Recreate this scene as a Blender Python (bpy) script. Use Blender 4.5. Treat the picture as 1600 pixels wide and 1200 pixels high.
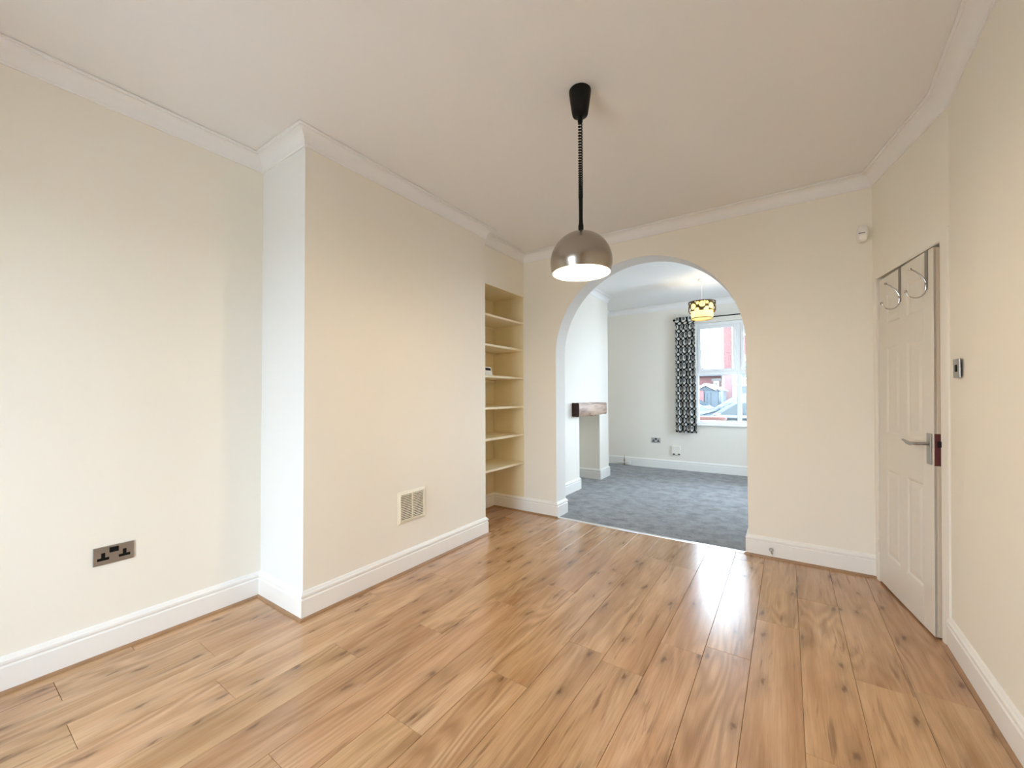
import bpy, bmesh, math, random
from mathutils import Vector, Matrix
random.seed(7)
for o in list(bpy.data.objects): bpy.data.objects.remove(o)
SC = bpy.context.scene
COL = SC.collection
PI = math.pi

# ------------------------------------------------------------------ measures (metres)
XL, XB = -2.737, -2.242            # left wall, face of the chimney breast
BY0, BY1 = 1.221, 2.871            # chimney breast, near and far side
XS = -2.333                        # front line of the alcove shelves
D, T = 3.657, 0.20                 # partition with the arch, thickness
YB = -1.20                         # wall behind the camera
H = 2.742                          # ceiling
R0, R1, R2 = (.482, D), (.645, 2.84), (.640, 2.2)     # right wall bends beside the door
LEAN0, LEAN1, LEAN2 = .006, .012, .003                # the old right wall is out of plumb
AX, AR, AZ = -1.105, .84, 1.644    # arch centre, radius, spring height
JL, JR = AX - AR, AX + AR
DW = 7.06                          # far wall with the window
XF, XFR = -2.70, .95               # far room left and right walls
F0, F1, FX = 4.35, 5.975, -2.277   # far chimney breast
O0, O1, OZ = 4.923, 5.625, 1.0     # far fireplace opening
WX0, WX1, WZ0, WZ1 = -1.24, .66, .745, 2.385          # far window opening
SY0, SY1, SZ0, SZ1 = 5.00, 5.95, .70, 2.40             # side window added to light the front room, right of the frame
GX0, GX1, GZ0, GZ1 = -1.95, -.75, .08, 2.15           # glazed door opening behind the camera

# ------------------------------------------------------------------ camera, world, exposure
cam = bpy.data.cameras.new('camera'); camo = bpy.data.objects.new('camera', cam); COL.objects.link(camo)
cam.sensor_width = 36; cam.lens = 632.17 / 1600 * 36; cam.shift_y = 5.62 / 1600; cam.clip_start = .02; cam.clip_end = 300
pi_, ro_, ya_ = .018762, -.003927, .597124
fw = Vector((-math.sin(ya_) * math.cos(pi_), math.cos(ya_) * math.cos(pi_), math.sin(pi_)))
rt = Vector((math.cos(ya_), math.sin(ya_), 0)); up = rt.cross(fw)
r2 = rt * math.cos(ro_) + up * math.sin(ro_); u2 = -rt * math.sin(ro_) + up * math.cos(ro_)
mw = Matrix((r2, u2, -fw)).transposed().to_4x4(); mw.translation = (0, 0, 1.2376)
camo.matrix_world = mw
SC.camera = camo

world = bpy.data.worlds.new('overcast'); SC.world = world; world.use_nodes = True
bg = world.node_tree.nodes['Background']
bg.inputs[0].default_value = (.71, .835, 1.0, 1); bg.inputs[1].default_value = 13.5
SC.view_settings.view_transform = 'Standard'; SC.view_settings.look = 'None'
SC.view_settings.exposure = 0.68; SC.view_settings.gamma = 1.0; SC.view_settings.use_curve_mapping = False
SC.cycles.max_bounces = 16; SC.cycles.diffuse_bounces = 10; SC.cycles.glossy_bounces = 6
SC.cycles.transparent_max_bounces = 12; SC.cycles.transmission_bounces = 8
SC.cycles.use_denoising = True; SC.cycles.sample_clamp_indirect = 8.0
SC.cycles.caustics_reflective = False

def portal(name, loc, rot, sx, sy):
    l = bpy.data.lights.new(name, 'AREA'); l.shape = 'RECTANGLE'; l.size = sx; l.size_y = sy
    l.cycles.is_portal = True
    o = bpy.data.objects.new(name, l); o.location = loc; o.rotation_euler = rot; COL.objects.link(o)
portal('daylight_portal', ((WX0 + WX1) / 2, DW + .16, (WZ0 + WZ1) / 2), (-PI / 2, 0, 0), WX1 - WX0, WZ1 - WZ0)
portal('daylight_portal', ((GX0 + GX1) / 2, YB - .16, (GZ0 + GZ1) / 2), (PI / 2, 0, 0), GX1 - GX0, GZ1 - GZ0)

portal('daylight_portal', (XFR + .16, (SY0 + SY1) / 2, (SZ0 + SZ1) / 2), (0, PI / 2, 0), SZ1 - SZ0, SY1 - SY0)

# ------------------------------------------------------------------ materials
def nt(name):
    m = bpy.data.materials.new(name); m.use_nodes = True
    return m, m.node_tree.nodes, m.node_tree.links, m.node_tree.nodes['Principled BSDF']
def plain(name, c, rough=.5, metal=0., bump=0., bscale=60., var=0., vscale=3., coat=0., spec=.5, emit=None, es=0.):
    m, N, L, b = nt(name)
    b.inputs['Base Color'].default_value = (*c, 1); b.inputs['Roughness'].default_value = rough
    b.inputs['Metallic'].default_value = metal; b.inputs['Coat Weight'].default_value = coat
    b.inputs['Specular IOR Level'].default_value = spec
    tc = N.new('ShaderNodeTexCoord')
    if bump:
        n = N.new('ShaderNodeTexNoise'); n.inputs['Scale'].default_value = bscale; n.inputs['Detail'].default_value = 4
        bp = N.new('ShaderNodeBump'); bp.inputs['Strength'].default_value = bump; bp.inputs['Distance'].default_value = .004
        L.new(tc.outputs['Object'], n.inputs['Vector']); L.new(n.outputs['Fac'], bp.inputs['Height']); L.new(bp.outputs['Normal'], b.inputs['Normal'])
    if var:
        n = N.new('ShaderNodeTexNoise'); n.inputs['Scale'].default_value = vscale; n.inputs['Detail'].default_value = 5
        mx = N.new('ShaderNodeMix'); mx.data_type = 'RGBA'
        mx.inputs[6].default_value = (*[v * (1 - var) for v in c], 1); mx.inputs[7].default_value = (*[min(1, v * (1 + var)) for v in c], 1)
        L.new(tc.outputs['Object'], n.inputs['Vector']); L.new(n.outputs['Fac'], mx.inputs[0]); L.new(mx.outputs[2], b.inputs['Base Color'])
    if emit:
        b.inputs['Emission Color'].default_value = (*emit, 1); b.inputs['Emission Strength'].default_value = es
    return m
M = {}
M['wall'] = plain('cream_wall_paint', (.83, .79, .70), .6, bump=.06, bscale=220, var=.012, vscale=1.5, spec=.3)
M['coolwhite'] = plain('cool_white_paint_and_daylight', (.785, .785, .765), .6, bump=.06, bscale=220, spec=.3)  # white paint in the arch, painted-in daylight on the chimney breast's near side
M['wallfar'] = plain('pale_wall_paint', (.83, .79, .715), .6, bump=.06, bscale=220, var=.012, vscale=1.5, spec=.3)
M['ceil'] = plain('ceiling_paint', (.83, .815, .80), .75, bump=.08, bscale=260, var=.01, spec=.2)
M['gloss'] = plain('white_gloss_paint', (.84, .825, .79), .32, bump=.02, bscale=40)
M['doorpaint'] = plain('door_paint', (.72, .68, .61), .4, bump=.05, bscale=30)
M['frame'] = plain('door_frame_paint', (.82, .785, .71), .45, bump=.03, bscale=40)
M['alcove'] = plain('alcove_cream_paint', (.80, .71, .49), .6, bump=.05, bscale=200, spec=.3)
M['dooredge'] = plain('tan_door_edge', (.55, .46, .36), .5)  # tan latch edge, darker than the door faces
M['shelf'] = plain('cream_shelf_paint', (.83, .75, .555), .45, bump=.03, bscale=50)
M['upvc'] = plain('white_window_plastic', (.86, .87, .88), .25)
M['plastic'] = plain('white_plastic', (.80, .79, .76), .35)
M['ivory'] = plain('ivory_vent_plastic', (.80, .74, .60), .4)
M['black'] = plain('black_plastic', (.004, .004, .004), .5, spec=.2)
M['void'] = plain('dark_void', (.02, .017, .014), .9)
M['steel'] = plain('brushed_steel', (.40, .395, .39), .38, 1., bump=.02, bscale=300)
M['chrome'] = plain('satin_chrome', (.55, .52, .50), .22, 1.)
M['nickel'] = plain('brushed_nickel', (.40, .355, .31), .24, 1., bump=.015, bscale=400)
M['hook'] = plain('dull_hook_metal', (.30, .28, .25), .4, 1.)
M['lockred'] = plain('dark_red_lock_paint', (.085, .012, .014), .4)
M['alu'] = plain('aluminium_strip', (.75, .75, .75), .35, .7)
M['enamel'] = plain('white_enamel', (.88, .86, .82), .4)
M['bulb'] = plain('lit_bulb', (1, .9, .75), .4, emit=(1, .80, .52), es=22)
M['brass'] = plain('aged_brass', (.35, .27, .14), .4, 1.)
M['under'] = plain('underlay', (.05, .035, .02), .9)
M['asphalt'] = plain('asphalt', (.20, .20, .20), .9, var=.2, vscale=6)
M['paving'] = plain('yard_paving', (.42, .41, .39), .9, var=.1)
M['slate'] = plain('slate_roof', (0.051, 0.055, 0.061), .7, var=.2, vscale=5)
M['silver'] = plain('silver_car_paint', (0.069, 0.077, 0.086), .45, .0, coat=.05)
M['blue'] = plain('pale_blue_car_paint', (0.062, 0.080, 0.099), .45, .0, coat=.05)
M['redcar'] = plain('red_car_paint', (0.137, 0.009, 0.015), .3, 0., coat=.2)
M['tyre'] = plain('tyre_rubber', (.02, .02, .02), .8)
M['carglass'] = plain('car_glass', (0.023, 0.032, 0.036), .06)
M['houseglass'] = plain('house_glass', (0.035, 0.044, 0.054), .1)
M['shed'] = plain('blue_grey_shed_paint', (0.046, 0.058, 0.067), .6, var=.1, vscale=9)
M['coping'] = plain('red_coping', (0.095, 0.038, 0.030), .8, var=.15, vscale=10)
M['render'] = plain('pale_render', (0.129, 0.120, 0.112), .8)

def oak():
    m, N, L, b = nt('oak_laminate')
    tc = N.new('ShaderNodeTexCoord'); oi = N.new('ShaderNodeObjectInfo')
    cx = N.new('ShaderNodeCombineXYZ')
    def math_(op, a, bb=None):
        n = N.new('ShaderNodeMath'); n.operation = op
        for i, v in enumerate((a, bb)):
            if v is None: continue
            if isinstance(v, (int, float)): n.inputs[i].default_value = v
            else: L.new(v, n.inputs[i])
        return n.outputs[0]
    r = oi.outputs['Random']
    L.new(math_('MULTIPLY', r, 37.), cx.inputs[0]); L.new(math_('MULTIPLY', r, 91.), cx.inputs[1]); L.new(math_('MULTIPLY', r, 13.), cx.inputs[2])
    add = N.new('ShaderNodeVectorMath'); add.operation = 'ADD'
    L.new(tc.outputs['Object'], add.inputs[0]); L.new(cx.outputs[0], add.inputs[1])
    def mapped(s):
        mp = N.new('ShaderNodeMapping'); mp.inputs['Scale'].default_value = s; L.new(add.outputs[0], mp.inputs['Vector']); return mp.outputs[0]
    def noise(vec, sc, det=4, ro=.55, dist=0.):
        n = N.new('ShaderNodeTexNoise'); n.inputs['Scale'].default_value = sc; n.inputs['Detail'].default_value = det
        n.inputs['Roughness'].default_value = ro; n.inputs['Distortion'].default_value = dist
        L.new(vec, n.inputs['Vector']); return n.outputs['Fac']
    # cathedral rings: contours of a stretched noise field
    field = noise(mapped((5.5, .75, 1)), 1., 2, .4)
    rings = math_('SINE', math_('MULTIPLY', field, 95.))
    rings = math_('MULTIPLY', math_('ADD', rings, 1.), .5)
    fibre = noise(mapped((160, 5, 1)), 1., 3, .6)
    broad = noise(mapped((9, .9, 1)), 1., 4, .6, .4)
    # knots: dark cores with a halo stretched along the grain
    vo = N.new('ShaderNodeTexVoronoi'); vo.voronoi_dimensions = '2D'; vo.inputs['Scale'].default_value = 1.; vo.inputs['Randomness'].default_value = 1.
    mpv = mapped((7.5, 2.6, 1)); wob = noise(mapped((30, 12, 1)), 1., 3)
    va = N.new('ShaderNodeVectorMath'); va.operation = 'ADD'; wv = N.new('ShaderNodeCombineXYZ')
    L.new(math_('MULTIPLY', wob, .30), wv.inputs[0]); L.new(math_('MULTIPLY', wob, .22), wv.inputs[1])
    L.new(mpv, va.inputs[0]); L.new(wv.outputs[0], va.inputs[1]); L.new(va.outputs[0], vo.inputs['Vector'])
    sepc = N.new('ShaderNodeSeparateColor'); L.new(vo.outputs['Color'], sepc.inputs[0])
    gate = math_('GREATER_THAN', sepc.outputs[0], .36)
    def ramp(fac, stops):
        cr = N.new('ShaderNodeValToRGB'); e = cr.color_ramp.elements
        while len(e) < len(stops): e.new(.5)
        for i, (p, c) in enumerate(stops): e[i].position = p; e[i].color = (*c, 1)
        L.new(fac, cr.inputs[0]); return cr.outputs[0]
    knot = math_('MULTIPLY', ramp(vo.outputs['Distance'], [(0, (1, 1, 1)), (.04, (.8,) * 3), (.085, (.34,) * 3), (.22, (.10,) * 3), (.36, (0, 0, 0))]), gate)
    base = ramp(broad, [(.30, (.40, .220, .112)), (.5, (.545, .340, .193)), (.70, (.64, .432, .270))])
    def mix(fac, a, bcol, mode='MIX'):
        n = N.new('ShaderNodeMix'); n.data_type = 'RGBA'; n.blend_type = mode
        if isinstance(fac, (int, float)): n.inputs[0].default_value = fac
        else: L.new(fac, n.inputs[0])
        for i, v in ((6, a), (7, bcol)):
            if isinstance(v, tuple): n.inputs[i].default_value = (*v, 1)
            else: L.new(v, n.inputs[i])
        return n.outputs[2]
    fleck = math_('MULTIPLY', ramp(noise(mapped((42, 3.2, 1)), 1., 3, .55, .6), [(.54, (0, 0, 0)), (.66, (1, 1, 1))]), ramp(noise(mapped((6, 2.0, 1)), 1., 2), [(.44, (0, 0, 0)), (.60, (1, 1, 1))]))
    c = mix(math_('MULTIPLY', math_('MULTIPLY', rings, ramp(noise(mapped((4, .8, 1)), 1., 2), [(.40, (0, 0, 0)), (.62, (1, 1, 1))])), .58), base, (.27, .145, .07))
    c = mix(math_('MULTIPLY', fleck, .68), c, (.20, .105, .055))
    c = mix(math_('MULTIPLY', ramp(fibre, [(.38, (1, 1, 1)), (.56, (0, 0, 0))]), .20), c, (.25, .135, .06))
    c = mix(math_('MULTIPLY', knot, .80), c, (.10, .048, .022))
    tint = N.new('ShaderNodeHueSaturation'); tint.inputs['Saturation'].default_value = 1.07; L.new(math_('ADD', math_('MULTIPLY', math_('FRACT', math_('MULTIPLY', r, 7.3)), .008), .496), tint.inputs['Hue']); L.new(c, tint.inputs['Color'])
    L.new(math_('ADD', math_('MULTIPLY', r, .10), .95), tint.inputs['Value'])
    L.new(tint.outputs[0], b.inputs['Base Color'])
    L.new(math_('ADD', math_('MULTIPLY', fibre, .12), .17), b.inputs['Roughness'])
    b.inputs['Coat Weight'].default_value = .45; b.inputs['Coat Roughness'].default_value = .22
    bp = N.new('ShaderNodeBump'); bp.inputs['Strength'].default_value = .08; bp.inputs['Distance'].default_value = .001
    L.new(math_('ADD', math_('MULTIPLY', rings, .6), fibre), bp.inputs['Height']); L.new(bp.outputs[0], b.inputs['Normal'])
    return m
M['oak'] = oak()
M['bead'] = plain('oak_bead', (.33, .19, .10), .4, var=.25, vscale=18)

def beamwood():
    m, N, L, b = nt('rustic_beam_wood')
    tc = N.new('ShaderNodeTexCoord'); mp = N.new('ShaderNodeMapping'); mp.inputs['Scale'].default_value = (14, 2.2, 14)
    n = N.new('ShaderNodeTexNoise'); n.inputs['Scale'].default_value = 1.; n.inputs['Detail'].default_value = 6; n.inputs['Distortion'].default_value = 1.2
    cr = N.new('ShaderNodeValToRGB'); e = cr.color_ramp.elements
    e[0].position = .3; e[0].color = (.20, .10, .06, 1); e[1].position = .58; e[1].color = (.46, .31, .22, 1)
    L.new(tc.outputs['Object'], mp.inputs[0]); L.new(mp.outputs[0], n.inputs['Vector']); L.new(n.outputs['Fac'], cr.inputs[0])
    L.new(cr.outputs[0], b.inputs['Base Color']); b.inputs['Roughness'].default_value = .45
    return m
M['beam'] = beamwood()
M['endgrain'] = plain('dark_end_grain', (.045, .018, .010), .7, var=.3, vscale=40)

def carpetmat():
    m, N, L, b = nt('blue_grey_carpet')
    tc = N.new('ShaderNodeTexCoord')
    n1 = N.new('ShaderNodeTexNoise'); n1.inputs['Scale'].default_value = 8.0; n1.inputs['Detail'].default_value = 6; n1.inputs['Roughness'].default_value = .7
    n2 = N.new('ShaderNodeTexNoise'); n2.inputs['Scale'].default_value = 170; n2.inputs['Detail'].default_value = 2
    L.new(tc.outputs['Object'], n1.inputs['Vector']); L.new(tc.outputs['Object'], n2.inputs['Vector'])
    ad = N.new('ShaderNodeMath'); ad.operation = 'ADD'; mu = N.new('ShaderNodeMath'); mu.operation = 'MULTIPLY'; mu.inputs[1].default_value = .75
    L.new(n2.outputs['Fac'], mu.inputs[0]); mc = N.new('ShaderNodeMath'); mc.operation = 'MULTIPLY_ADD'; mc.inputs[1].default_value = 1.3; mc.inputs[2].default_value = -.16
    L.new(n1.outputs['Fac'], mc.inputs[0]); L.new(mc.outputs[0], ad.inputs[0]); L.new(mu.outputs[0], ad.inputs[1])
    cr = N.new('ShaderNodeValToRGB'); e = cr.color_ramp.elements
    e[0].position = .62; e[0].color = (.016, .0165, .020, 1); e[1].position = 1.1 if False else 1.0; e[1].color = (.185, .188, .20, 1)
    L.new(ad.outputs[0], cr.inputs[0]); L.new(cr.outputs[0], b.inputs['Base Color'])
    b.inputs['Roughness'].default_value = .9; b.inputs['Sheen Weight'].default_value = .4; b.inputs['Sheen Roughness'].default_value = .5
    bp = N.new('ShaderNodeBump'); bp.inputs['Strength'].default_value = .7; bp.inputs['Distance'].default_value = .006
    L.new(n2.outputs['Fac'], bp.inputs['Height']); L.new(bp.outputs[0], b.inputs['Normal'])
    return m
M['carpet'] = carpetmat()

def curtainmat():
    m, N, L, b = nt('black_white_print_fabric')
    uv = N.new('ShaderNodeUVMap'); uv.uv_map = 'UVMap'
    sep = N.new('ShaderNodeSeparateXYZ'); L.new(uv.outputs[0], sep.inputs[0])
    def mt(op, a, bb=None, c=None):
        n = N.new('ShaderNodeMath'); n.operation = op
        for i, v in enumerate((a, bb, c)):
            if v is None: continue
            if isinstance(v, (int, float)): n.inputs[i].default_value = v
            else: L.new(v, n.inputs[i])
        return n.outputs[0]
    cu, cv = .118, .126
    u = mt('SUBTRACT', mt('FRACT', mt('DIVIDE', sep.outputs[0], cu)), .5)
    v = mt('SUBTRACT', mt('FRACT', mt('DIVIDE', sep.outputs[1], cv)), .5)
    def disc(du, dv, r, su=1., sv=1.):
        a = mt('MULTIPLY', mt('SUBTRACT', u, du), su); c = mt('MULTIPLY', mt('SUBTRACT', v, dv), sv)
        return mt('LESS_THAN', mt('ADD', mt('MULTIPLY', a, a), mt('MULTIPLY', c, c)), r * r)
    big = disc(0, 0, .37); mid = disc(.02, .10, .22); leafa = disc(.5, .5, .25, 1.0, 1.6); leafb = disc(-.5, .5, .25, 1.0, 1.6)
    leafc = disc(.5, -.5, .25, 1.0, 1.6); leafd = disc(-.5, -.5, .25, 1.0, 1.6)
    white = mt('MAXIMUM', mt('MAXIMUM', big, mt('MAXIMUM', leafa, leafb)), mt('MAXIMUM', leafc, leafd))
    mx = N.new('ShaderNodeMix'); mx.data_type = 'RGBA'; mx.inputs[6].default_value = (.006, .006, .006, 1); mx.inputs[7].default_value = (.80, .80, .76, 1)
    L.new(white, mx.inputs[0])
    m2 = N.new('ShaderNodeMix'); m2.data_type = 'RGBA'; m2.inputs[7].default_value = (.22, .22, .22, 1)
    L.new(mid, m2.inputs[0]); L.new(mx.outputs[2], m2.inputs[6])
    L.new(m2.outputs[2], b.inputs['Base Color']); b.inputs['Roughness'].default_value = .85
    tr = N.new('ShaderNodeBsdfTranslucent'); L.new(m2.outputs[2], tr.inputs['Color'])
    ms = N.new('ShaderNodeMixShader'); ms.inputs[0].default_value = .25
    L.new(b.outputs[0], ms.inputs[1]); L.new(tr.outputs[0], ms.inputs[2]); L.new(ms.outputs[0], N['Material Output'].inputs[0])
    return m
M['curtain'] = curtainmat()

def glassmat():
    m, N, L, b = nt('window_glass')
    t = N.new('ShaderNodeBsdfTransparent'); t.inputs[0].default_value = (.95, .975, .97, 1)
    g = N.new('ShaderNodeBsdfGlossy'); g.inputs['Roughness'].default_value = .02
    fr = N.new('ShaderNodeFresnel'); fr.inputs[0].default_value = 1.22
    ms = N.new('ShaderNodeMixShader'); L.new(fr.outputs[0], ms.inputs[0]); L.new(t.outputs[0], ms.inputs[1]); L.new(g.outputs[0], ms.inputs[2])
    L.new(ms.outputs[0], N['Material Output'].inputs[0]); return m
M['glass'] = glassmat()

def shademat():          # amber inner lampshade, lets the bulb glow through
    m, N, L, b = nt('amber_inner_shade')
    b.inputs['Base Color'].default_value = (.80, .62, .25, 1); b.inputs['Roughness'].default_value = .6
    tr = N.new('ShaderNodeBsdfTranslucent'); tr.inputs['Color'].default_value = (.95, .74, .30, 1)
    ms = N.new('ShaderNodeMixShader'); ms.inputs[0].default_value = .6
    L.new(b.outputs[0], ms.inputs[1]); L.new(tr.outputs[0], ms.inputs[2]); L.new(ms.outputs[0], N['Material Output'].inputs[0]); return m
M['amber'] = shademat()
M['bronze'] = plain('dark_gold_shade', (.11, .07, .025), .35, .6)

def brickmat():
    m, N, L, b = nt('red_brick')
    tc = N.new('ShaderNodeTexCoord'); n = N.new('ShaderNodeTexNoise'); n.inputs['Scale'].default_value = 3.; n.inputs['Detail'].default_value = 5
    oi = N.new('ShaderNodeObjectInfo'); L.new(tc.outputs['Object'], n.inputs['Vector'])
    cr = N.new('ShaderNodeValToRGB'); e = cr.color_ramp.elements
    e[0].color = (.10, .040, .038, 1); e[1].color = (.16, .075, .072, 1)
    ad = N.new('ShaderNodeMath'); ad.operation = 'MULTIPLY_ADD'; ad.inputs[1].default_value = .5
    L.new(oi.outputs['Random'], ad.inputs[0]); mm = N.new('ShaderNodeMath'); mm.operation = 'MULTIPLY'; mm.inputs[1].default_value = .5
    L.new(n.outputs['Fac'], mm.inputs[0]); L.new(mm.outputs[0], ad.inputs[2]); L.new(ad.outputs[0], cr.inputs[0])
    L.new(cr.outputs[0], b.inputs['Base Color']); b.inputs['Roughness'].default_value = .85
    return m
M['brick'] = brickmat()
M['mortar'] = plain('mortar', (0.085, 0.061, 0.051), .9)

# ------------------------------------------------------------------ helpers
WM = {}
def B(): return bmesh.new()
def box(bm, x0, x1, y0, y1, z0, z1, bev=0., seg=1):
    r = bmesh.ops.create_cube(bm, size=1.)
    vs = r['verts']
    for v in vs:
        v.co = Vector(((x0 + x1) / 2 + v.co.x * (x1 - x0), (y0 + y1) / 2 + v.co.y * (y1 - y0), (z0 + z1) / 2 + v.co.z * (z1 - z0)))
    if bev:
        es = list({e for v in vs for e in v.link_edges})
        bmesh.ops.bevel(bm, geom=es, offset=bev, segments=seg, affect='EDGES', profile=.5)
    return bm
def prism(bm, poly, axis, a, b):
    """extrude a 2D polygon along axis 'x','y' or 'z' from a to b"""
    def P(p, t): return {'x': (t, p[0], p[1]), 'y': (p[0], t, p[1]), 'z': (p[0], p[1], t)}[axis]
    A = [bm.verts.new(P(p, a)) for p in poly]; C = [bm.verts.new(P(p, b)) for p in poly]
    n = len(poly)
    for i in range(n): bm.faces.new((A[i], A[(i + 1) % n], C[(i + 1) % n], C[i]))
    bm.faces.new(A[::-1]); bm.faces.new(C)
    bmesh.ops.recalc_face_normals(bm, faces=bm.faces[:])
    return bm
def lathe(bm, prof, c, n=32, cap0=False, cap1=False, axis='z', sx=1.):
    rings = []
    for r, z in prof:
        ring = []
        for i in range(n):
            a = 2 * PI * i / n; p = (r * math.cos(a), r * math.sin(a) * sx, z)
            if axis == 'x': p = (p[2], p[0], p[1])
            if axis == 'y': p = (p[0], p[2], p[1])
            ring.append(bm.verts.new((c[0] + p[0], c[1] + p[1], c[2] + p[2])))
        rings.append(ring)
    for a, b in zip(rings, rings[1:]):
        for i in range(n): bm.faces.new((a[i], a[(i + 1) % n], b[(i + 1) % n], b[i]))
    if cap0: bm.faces.new(rings[0][::-1])
    if cap1: bm.faces.new(rings[-1])
    bmesh.ops.recalc_face_normals(bm, faces=bm.faces[:])
    return bm
def tube(bm, pts, r, n=8, flat=1.):
    pts = [Vector(p) for p in pts]; rings = []; ref = None
    for i, p in enumerate(pts):
        t = (pts[min(i + 1, len(pts) - 1)] - pts[max(i - 1, 0)]).normalized()
        if ref is None: ref = t.orthogonal().normalized()
        ref = (ref - t * ref.dot(t)).normalized(); bi = t.cross(ref)
        rr = r[i] if isinstance(r, (list, tuple)) else r
        rings.append([bm.verts.new(p + ref * math.cos(2 * PI * k / n) * rr + bi * math.sin(2 * PI * k / n) * rr * flat) for k in range(n)])
    for a, b in zip(rings, rings[1:]):
        for i in range(n): bm.faces.new((a[i], a[(i + 1) % n], b[(i + 1) % n], b[i]))
    bm.faces.new(rings[0][::-1]); bm.faces.new(rings[-1])
    bmesh.ops.recalc_face_normals(bm, faces=bm.faces[:])
    return bm
def sphere(bm, c, r, n=12, sz=1.):
    res = bmesh.ops.create_uvsphere(bm, u_segments=n, v_segments=max(6, n // 2 + 2), radius=r)
    for v in res['verts']: v.co = Vector((c[0] + v.co.x, c[1] + v.co.y, c[2] + v.co.z * sz))
    return bm
def obj(name, bm, mat, parent=None, smooth=False, local=False, auto=35):
    me = bpy.data.meshes.new(name)
    if not local and parent is not None and parent.name in WM: bm.transform(WM[parent.name].inverted())
    bm.to_mesh(me); bm.free()
    me.materials.append(M[mat] if isinstance(mat, str) else mat)
    if smooth:
        for p in me.polygons: p.use_smooth = True
        if auto: me.set_sharp_from_angle(angle=math.radians(auto))
    o = bpy.data.objects.new(name, me); COL.objects.link(o)
    if parent is not None:
        o.parent = parent
        if parent.name in WM: WM[o.name] = WM[parent.name]
    return o
def tag(o, label, cat=None, group=None, kind=None):
    o['label'] = label
    if cat: o['category'] = cat
    if group: o['group'] = group
    if kind: o['kind'] = kind
    return o
def thing(name, label, cat, loc=(0, 0, 0), group=None, kind=None, mat=None):
    o = bpy.data.objects.new(name, None); o.empty_display_size = .1; COL.objects.link(o)
    o.matrix_world = mat if mat is not None else Matrix.Translation(loc)
    WM[o.name] = o.matrix_world.copy() if mat is not None else Matrix.Translation(loc)
    return tag(o, label, cat, group, kind)
def struct(name, bm, mat, label, cat, smooth=False):
    return tag(obj(name, bm, mat, smooth=smooth), label, cat, kind='structure')

def sweep(path, prof, closed=False):
    """mitred sweep: path of (x,y) or (x,y,dz) with the room on its right; prof of (offset into room, z). -> rings"""
    n = len(path); rings = []
    for i in range(n):
        p = Vector(path[i][:2])
        a = (p - Vector(path[i - 1][:2])).normalized() if i > 0 else None
        b = (Vector(path[i + 1][:2]) - p).normalized() if i < n - 1 else None
        na = Vector((a.y, -a.x)) if a is not None else None; nb = Vector((b.y, -b.x)) if b is not None else None
        if na is None: m = nb
        elif nb is None: m = na
        else: m = (na + nb) / max(.2, 1 + na.dot(nb))
        rings.append([Vector((p.x + m.x * o, p.y + m.y * o, z)) for o, z in prof])
    return rings
def sweep_bm(rings, i0, i1):
    bm = B(); R = [[bm.verts.new(v) for v in r] for r in rings[i0:i1 + 1]]; k = len(R[0])
    for a, b in zip(R, R[1:]):
        for j in range(k): bm.faces.new((a[j], a[(j + 1) % k], b[(j + 1) % k], b[j]))
    bm.faces.new(R[0][::-1]); bm.faces.new(R[-1])
    bmesh.ops.recalc_face_normals(bm, faces=bm.faces[:])
    return bm

# ------------------------------------------------------------------ room shell
struct('wall_left', box(B(), XL - .2, XL, YB - .2, D + T / 2, -.1, H), 'wall', 'plain cream wall left of the chimney breast, with the steel double socket', 'wall')
wc = struct('wall_chimney', box(B(), XL, XB, BY0, BY1, -.02, H), 'wall', 'cream chimney breast with cool daylight painted on its near side, between the left recess and the shelved alcove', 'wall')
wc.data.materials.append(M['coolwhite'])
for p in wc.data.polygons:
    if p.normal.y < -.9: p.material_index = 1  # cool daylight on the near side is put into its colour
struct('wall_alcove', box(B(), XL, XS, BY1, D, 2.295, H), 'wall', 'cream boxed panel above the alcove shelves', 'wall')
bm = B()
box(bm, XL, XL + .004, BY1, D, 0, 2.295); box(bm, XL + .004, XS - .002, BY1, BY1 + .004, 0, 2.295); box(bm, XL + .004, XS - .002, D - .004, D, 0, 2.295); box(bm, XL, XS - .002, BY1, D, 2.291, 2.2955)
struct('wall_alcove', bm, 'alcove', 'deeper cream painted inside of the shelved alcove', 'wall')
bm = B()
poly = [(XL - .2, -.1), (JL, -.1), (JL, AZ)]
NA = 48
arc = [(AX - AR * math.cos(PI * i / NA), AZ + AR * math.sin(PI * i / NA)) for i in range(NA + 1)]
outer = [(XL - .2, -.1), (XL - .2, H), (.95, H), (.95, -.1)]
# partition built as quads between the arch outline and the ceiling
def wallring(bm, y):
    lo = [(JL, -.1)] + arc + [(JR, -.1)]
    hi = [(JL, H)] + [(x, H) for x, z in arc] + [(JR, H)]
    return lo, hi
lo, hi = wallring(bm, D)
V = {}
for yy in (D, D + T):
    V[yy] = ([bm.verts.new((x, yy, z)) for x, z in lo], [bm.verts.new((x, yy, z)) for x, z in hi])
for yy in (D, D + T):
    l, h = V[yy]
    for i in range(1, len(l) - 2): bm.faces.new((l[i], l[i + 1], h[i + 1], h[i]))
for i in range(1, len(lo) - 2): bm.faces.new((V[D][0][i], V[D][0][i + 1], V[D + T][0][i + 1], V[D + T][0][i]))
bmesh.ops.remove_doubles(bm, verts=bm.verts[:], dist=1e-5)
bmesh.ops.recalc_face_normals(bm, faces=bm.faces[:])
box(bm, XL - .2, JL, D, D + T, -.1, H); box(bm, JR, 1.15, D, D + T, -.1, H)
wm = struct('wall_middle', bm, 'wall', 'cream partition wall with the round-headed archway into the front room', 'wall')
wm.data.materials.append(M['coolwhite'])
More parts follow.
